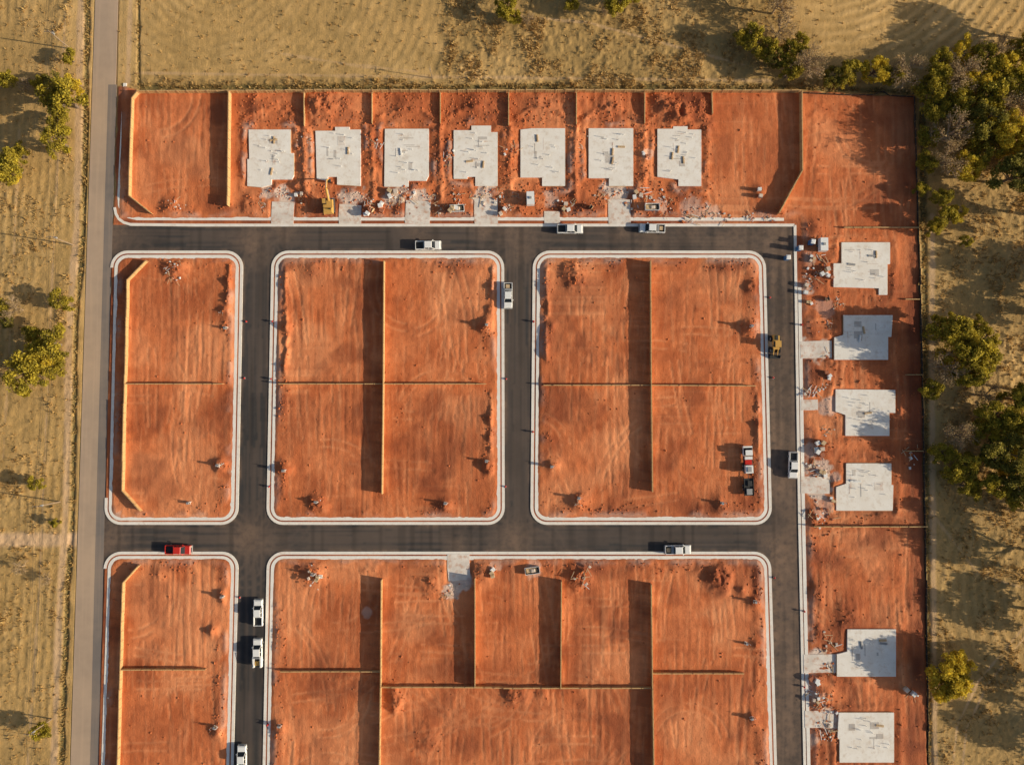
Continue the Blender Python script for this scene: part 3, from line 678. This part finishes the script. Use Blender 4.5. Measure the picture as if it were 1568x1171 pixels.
for i,(a,b) in enumerate([(268,312),(258,416),(270,408),(264,424),(400,310),(462,300),(560,300),(566,312),(602,300),(618,298),(660,300),(675,318),(700,300),(780,318),(770,300),(862,316),(880,308),(925,300),(968,312),(990,300),(1015,305),(1020,325),(1055,330),(1085,325),(1112,332),(1150,330),(1180,330),(686,905),(680,912),(892,882),(480,880),(1240,1060),(1262,1072),(1272,1080),(1252,1080),(1268,730),(1255,724),(1248,715),(1240,430),(1250,420),(1262,400),(1285,465),(1262,590),(1250,600),(1255,790),(1270,790),(1274,1020),(1270,985),(1262,1110),(1270,1120),(1400,698),(1398,1062),(790,300),(735,300),(1045,192),(1238,600),(1275,1130),(1268,545),(1270,500),(1268,660),(470,215),(575,220),(680,240),(785,230),(888,220)]):
    put('construction_debris',debs[i%6],a,b,random.uniform(0,360),random.uniform(.55,1.1),None,0)
for i,(a,b) in enumerate([(340,478),(338,712),(485,770),(745,505),(1150,505),(885,770),(325,1115)]):
    put('construction_debris',debs[i%6],a,b,random.uniform(0,360),random.uniform(.3,.5),None,0)
for (a,b) in [(413,492),(411,580),(813,492),(812,661),(372,492),(369,579),(771,580),(1224,497),(1181,578),(408,745),(1183,885),(1228,936),(1228,1052),(362,915),(405,1110),(770,745),(1176,455)]: put('fire_hydrant',hyd,a+4,b,random.uniform(0,360),1.2,None,0)
for (a,b) in [(345,502),(335,712),(745,498),(745,706),(845,714),(1148,500),(436,720),(484,768),(682,770),(886,762),(1105,770),(288,770),(342,912),(480,878),(1155,920),(1150,1098),(428,1110),(330,1112),(1143,985)]: put('utility_pedestal',ped,a,b,random.uniform(-20,20),1.0,None,0)
for (a,b) in [(1267,458),(570,322),(905,318)]: put('cable_spool',spool,a,b,random.uniform(0,180),1,None,0)
mb=MB(); PH=9.0
mb.tube((0,0,-.3),(0,0,PH),.17,.11,8,'pole'); mb.box(-1.25,1.25,-.06,.06,PH-.7,PH-.55,'pole')
for x in (-1.1,-.5,.5,1.1): mb.tube((x,0,PH-.55),(x,0,PH-.35),.05,.04,6,'grey')
mb.tube((.3,.1,PH-2.0),(.3,.1,PH-1.2),.2,.2,10,'grey')
upole=mb.mesh('utility_pole')
pp=[(112,-180),(108,75),(112,375),(92,768),(80,1100),(70,1400)]
pos=[]
for a,b in pp:
    x,y,g=G(a,b); obj('utility_pole',upole,(x,y,g),0); pos.append((x,y,g))
x,y,g=G(662,120); obj('utility_pole',upole,(x,y,g),math.pi/2,.6)
mb=MB()
for p,q in zip(pos[:-1],pos[1:]):
    for off in (-1.1,-.5,.5,1.1):
        pr=None
        for k in range(13):
            t=k/12; cur=(p[0]+(q[0]-p[0])*t+off,p[1]+(q[1]-p[1])*t,p[2]+PH-.35-1.2*4*t*(1-t))
            if pr: mb.tube(pr,cur,.018,.018,4,'dark',False)
            pr=cur
obj('power_line',mb.mesh('power_line'))
# ---------------------------------------------------------------- trees
def leaves(centers,rads,nper,size,rs):
    n=len(centers)*nper
    c=np.repeat(np.array(centers),nper,0); rr_=np.repeat(np.array(rads),nper)[:,None]
    d=rs.normal(size=(n,3)); d/=np.linalg.norm(d,axis=1)[:,None]; rad=rs.random((n,1))**0.45
    p=c+d*rad*rr_*np.array([1,1,.75])
    a=rs.normal(size=(n,3)); a[:,2]*=.6; a/=np.linalg.norm(a,axis=1)[:,None]
    b=np.cross(a,rs.normal(size=(n,3))); b/=np.linalg.norm(b,axis=1)[:,None]
    s=size*(0.6+0.8*rs.random((n,1)))
    v=np.stack([p-a*s,p-b*s*.6,p+a*s,p+b*s*.6],1).reshape(-1,3)
    ct=np.repeat(rs.random(len(centers)),nper)
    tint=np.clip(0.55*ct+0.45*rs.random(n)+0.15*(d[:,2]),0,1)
    return v,np.repeat(tint,4)
def tree_mesh(seed,R,Ht,nclump,nper,size,leafm,bare=False,name='tree'):
    r=random.Random(seed); rs=np.random.default_rng(seed); mb=MB()
    bk='twig' if bare else 'bark'
    mb.tube((0,0,-.3),(0.1,0,Ht*.3),.26,.2,8,bk,False); mb.tube((.1,0,Ht*.3),(.0,.1,Ht*.7),.2,.09,7,bk,False)
    cent=[]
    def branch(p,d,L,rd,lev):
        q=p+d*L; mb.tube(p,q,rd,rd*.6,5 if lev<2 else 3,bk,False)
        mx=4 if bare else 2
        if lev>=mx: 
            cent.append(tuple(q)); return
        for k in range(r.randint(3,4) if bare else 3):
            nd=(d+Vector((r.gauss(0,.6),r.gauss(0,.6),r.gauss(.08,.35)))).normalized(); branch(p+d*L*r.uniform(.55,1),nd,L*r.uniform(.6,.8),rd*(.66 if bare else .55),lev+1)
    nl=8
    for k in range(nl):
        a=k*2.4+r.uniform(-.4,.4); el=r.uniform(.2,1.0) ; d=Vector((math.cos(a)*math.cos(el),math.sin(a)*math.cos(el),math.sin(el)))
        branch(Vector((0,0,Ht*r.uniform(.22,.5))),d,R*(.46 if bare else .48)*r.uniform(.75,1.15),.13,0 if not bare else 1)
    cc=list(cent)
    if bare: cc=r.sample(cc,min(len(cc),nclump))
    else:
        while len(cc)<nclump:
            a=r.uniform(0,6.28); q=R*math.sqrt(r.random())*r.uniform(.75,1.0); zz=Ht*(.35+.55*r.random()*(1-(q/R)**2*.6)); cc.append((q*math.cos(a),q*math.sin(a),zz))
        r.shuffle(cc); cc=cc[:nclump]
    rads=[R*r.uniform(.13,.28) for _ in cc]
    lv,tint=leaves(cc,rads,nper,size,rs)
    nb=len(mb.v); me=bpy.data.meshes.new(name)
    allv=mb.v+[tuple(x) for x in lv]
    nlq=len(lv)//4; fs=mb.f+[(nb+4*i,nb+4*i+1,nb+4*i+2,nb+4*i+3) for i in range(nlq)]
    me.from_pydata(allv,[],fs)
    for m in mb.mats: me.materials.append(m)
    me.materials.append(M[leafm]); k=len(mb.mats)
    me.polygons.foreach_set('material_index',mb.m+[k]*nlq)
    at=me.attributes.new('tint','FLOAT','POINT'); at.data.foreach_set('value',np.concatenate([np.zeros(nb),tint]).astype(np.float32))
    me.update(); return me
TM={'g':[tree_mesh(i,4,6.2,56,85,.2,'leaf_green') for i in (1,2,3)],
    'd':[tree_mesh(i,4,7,58,85,.2,'leaf_dark') for i in (4,5,6)],
    'y':[tree_mesh(i,4,6,56,85,.2,'leaf_yellow') for i in (7,8)],
    'b':[tree_mesh(i,4,6,100,14,.12,'leaf_dry',True) for i in (9,10,11)]}
NM={'g':'deciduous_tree','d':'oak_tree','y':'autumn_tree','b':'bare_tree'}
trees=[(98,150,60,'g'),(88,215,46,'g'),(86,185,34,'g'),(105,130,34,'y'),(14,255,50,'g'),(4,122,36,'g'),(30,235,30,'g'),(72,525,58,'g'),(45,570,60,'g'),(80,560,46,'g'),(50,515,38,'g'),(60,548,50,'y'),(22,472,34,'b'),(92,460,36,'g'),(5,470,28,'g'),(62,1118,28,'g'),(55,740,24,'g'),(105,88,26,'g'),(80,128,30,'d'),(70,888,20,'b'),(30,868,22,'b'),(85,800,16,'g'),(10,490,26,'d'),(15,268,30,'y'),(40,128,26,'b'),(60,125,24,'g'),
 (773,12,38,'g'),(790,26,22,'g'),(808,30,22,'b'),(942,8,42,'g'),(876,4,26,'g'),(965,-6,30,'g'),(925,14,20,'b'),
 (1150,55,44,'g'),(1193,5,50,'b'),(1196,45,46,'b'),(1175,75,38,'g'),(1240,92,54,'b'),(1210,110,36,'g'),(1275,118,34,'d'),(1302,112,40,'g'),(1340,108,40,'y'),(1388,106,52,'b'),(1185,95,28,'d'),(1222,70,36,'g'),(1365,118,34,'g'),(1205,78,34,'g'),
 (1438,125,52,'g'),(1470,115,56,'b'),(1475,150,50,'g'),(1510,95,48,'g'),(1545,108,54,'y'),(1560,75,44,'g'),(1430,165,46,'g'),(1515,150,56,'g'),(1550,160,58,'b'),(1455,205,58,'b'),(1425,210,36,'g'),(1500,190,52,'d'),(1545,200,58,'y'),(1450,245,50,'b'),(1530,215,46,'g'),(1555,270,66,'d'),(1420,250,34,'g'),(1445,300,34,'g'),(1480,255,48,'y'),(1410,290,24,'g'),(1490,130,44,'y'),(1530,130,44,'d'),(1565,225,44,'y'),(1500,235,44,'g'),(1440,95,40,'g'),(1475,80,36,'y'),(1530,75,44,'b'),(1555,130,46,'g'),(1460,170,40,'g'),(1520,185,44,'y'),(1410,135,36,'g'),(1485,205,40,'g'),
 (1445,335,38,'g'),(1480,370,20,'g'),(1430,350,28,'g'),(1465,325,30,'y'),
 (1470,515,64,'g'),(1495,545,60,'g'),(1440,500,48,'g'),(1450,560,54,'b'),(1430,595,34,'g'),(1480,575,46,'g'),(1510,520,40,'g'),(1460,540,46,'y'),(1495,500,36,'g'),
 (1530,640,56,'g'),(1560,610,54,'g'),(1465,665,48,'b'),(1445,695,38,'g'),(1478,712,46,'g'),(1535,690,62,'d'),(1560,730,60,'d'),(1485,745,38,'g'),(1460,725,32,'g'),(1520,740,44,'g'),(1515,605,40,'b'),(1535,662,42,'y'),(1550,760,40,'g'),(1555,650,50,'g'),(1500,660,36,'g'),(1515,700,40,'g'),(1545,710,40,'y'),
 (1455,1035,60,'y'),(1470,1020,42,'y'),(1445,1055,38,'y'),(1462,1050,44,'g')]
off=[(1620,40,80,'g'),(1630,130,80,'d'),(1635,230,80,'d'),(1610,320,66,'g'),(1670,420,80,'d'),(1620,480,60,'g'),(1610,600,74,'d'),(1635,690,80,'d'),(1615,790,66,'d'),(1660,860,80,'g'),(1640,950,76,'d'),(1660,1060,76,'d'),(1690,1150,80,'d'),(1240,-40,60,'d'),(1180,-45,60,'g'),(1300,-80,70,'d'),(1400,-70,70,'b'),(1100,-55,60,'g'),(1050,-75,60,'g'),(-40,140,50,'g'),(-50,560,60,'d'),(-45,700,60,'g'),(-60,950,60,'d')]
for i,(a,b,d,k) in enumerate(trees+off):
    dm=d/PXM*1.14; sc=dm/8.0
    x,y=P(a,b,sc*4.2); v=TM[k]; me_=v[i%len(v)]
    obj(NM[k],me_,(x,y,float(gz(x,y))-.05),random.uniform(0,6.28),(sc*random.uniform(.95,1.08),sc*random.uniform(.95,1.08),sc*random.uniform(1.05,1.35)))
# ---------------------------------------------------------------- scatter
def samp(mask,n):
    sub=mask[6:-6,6:-6]; cs=np.cumsum(sub.ravel()); u=rng.random(n)*cs[-1]; ii=np.searchsorted(cs,u)
    cy,cx=np.unravel_index(np.clip(ii,0,sub.size-1),sub.shape); cy=cy+6; cx=cx+6
    return X[cy,cx]+rng.uniform(-.13,.13,n),Y[cy,cx]+rng.uniform(-.13,.13,n),Z[cy,cx]
def rocks(name,mask,n,smin,smax,mat):
    x,y,z=samp(mask,n); s=smin+(smax-smin)*rng.random(n)**3
    base=np.array([(1,0,0),(0,1,0),(-1,0,0),(0,-1,0),(0,0,1),(0,0,-1)],float)
    v=base[None]*s[:,None,None]*(0.6+.7*rng.random((n,6,1)))
    an=rng.random(n)*6.28; c,s_=np.cos(an)[:,None],np.sin(an)[:,None]
    vx=v[...,0]*c-v[...,1]*s_; vy=v[...,0]*s_+v[...,1]*c
    v=np.stack([vx+x[:,None],vy+y[:,None],v[...,2]*.7+z[:,None]+s[:,None]*.25],-1)
    f=np.array([(0,1,4),(1,2,4),(2,3,4),(3,0,4),(1,0,5),(2,1,5),(3,2,5),(0,3,5)])
    F_=(np.arange(n)[:,None,None]*6+f[None]).reshape(-1,3)
    obj(name,fastmesh(name,v.reshape(-1,3),F_,3,[M[mat]]))
dm_=dirt*(dr>15)*(slabm>3)*(apm>3)
rocks('dirt_clods',dm_*(0.02+1.0*berm+np.clip(mnd,0,1)+.5*zone_n),12000,.05,.32,'clod')
rocks('concrete_rubble',dm_*np.clip(pale-.3,0,1),600,.05,.26,'rubble')
def grass(name,mask,n,hmin,hmax):
    x,y,z=samp(mask,n); s=hmin+(hmax-hmin)*rng.random(n)**2
    V=[];T=[]
    for k in range(5):
        a=rng.random(n)*6.28; w=s*rng.uniform(.12,.3,n); t=s*rng.uniform(.2,.8,n); b=rng.random(n)*6.28
        ox=np.cos(b)*s*.25; oy=np.sin(b)*s*.25
        p0=np.stack([x+ox+np.cos(a)*w,y+oy+np.sin(a)*w,z-.03],-1); p1=np.stack([x+ox-np.cos(a)*w,y+oy-np.sin(a)*w,z-.03],-1)
        p2=np.stack([x+ox+np.cos(b)*t,y+oy+np.sin(b)*t,z+s*rng.uniform(.6,1,n)],-1)
        V.append(np.stack([p0,p1,p2],1)); T.append(np.repeat(rng.random(n),3))
    V=np.concatenate(V).reshape(-1,3); F_=np.arange(len(V)).reshape(-1,3)
    me=fastmesh(name,V,F_,3,[M['grass']]); at=me.attributes.new('tint','FLOAT','POINT'); at.data.foreach_set('value',np.concatenate(T).astype(np.float32))
    obj(name,me)
fm=(1-dirt)*(wr>4)*(1-pathm)
grass('dry_grass',fm*(0.05+roughm*np.clip(0.3+n_mid*2,0.05,1)),36000,.12,.65)
grass('weeds',fm*(grn+roughm*.5*(n_mid>.15)),9000,.3,.95)
# ---------------------------------------------------------------- light, sky, camera
w=bpy.data.worlds.new("World"); scene.world=w; w.use_nodes=True
nt=w.node_tree; bg=nt.nodes['Background']; sky=nt.nodes.new('ShaderNodeTexSky'); sky.sky_type='NISHITA'; sky.sun_disc=False
sky.sun_elevation=math.radians(SUN_EL); sky.sun_rotation=math.radians(SUN_AZ); sky.air_density=1.0; sky.dust_density=2.5
nt.links.new(sky.outputs[0],bg.inputs[0]); bg.inputs[1].default_value=0.09
L=bpy.data.lights.new('sun','SUN'); L.energy=5.0; L.angle=math.radians(.5); L.color=(1,.87,.66)
so=bpy.data.objects.new('sun',L); col.objects.link(so)
el=math.radians(SUN_EL); az=math.radians(SUN_AZ)
sv_=Vector((math.cos(el)*math.sin(az),math.cos(el)*math.cos(az),math.sin(el)))
so.rotation_euler=sv_.to_track_quat('Z','Y').to_euler(); so.location=sv_*200
cam=bpy.data.cameras.new('camera'); cam.sensor_fit='HORIZONTAL'; cam.sensor_width=36; cam.lens=36*F/W; cam.clip_end=12000; cam.clip_start=1
co=bpy.data.objects.new('camera',cam); col.objects.link(co); co.location=(0,0,CAMH); co.rotation_euler=(TH,0,0); scene.camera=co
scene.view_settings.view_transform='Standard'; scene.view_settings.look='None'; scene.view_settings.exposure=0
print('done',nx,ny)
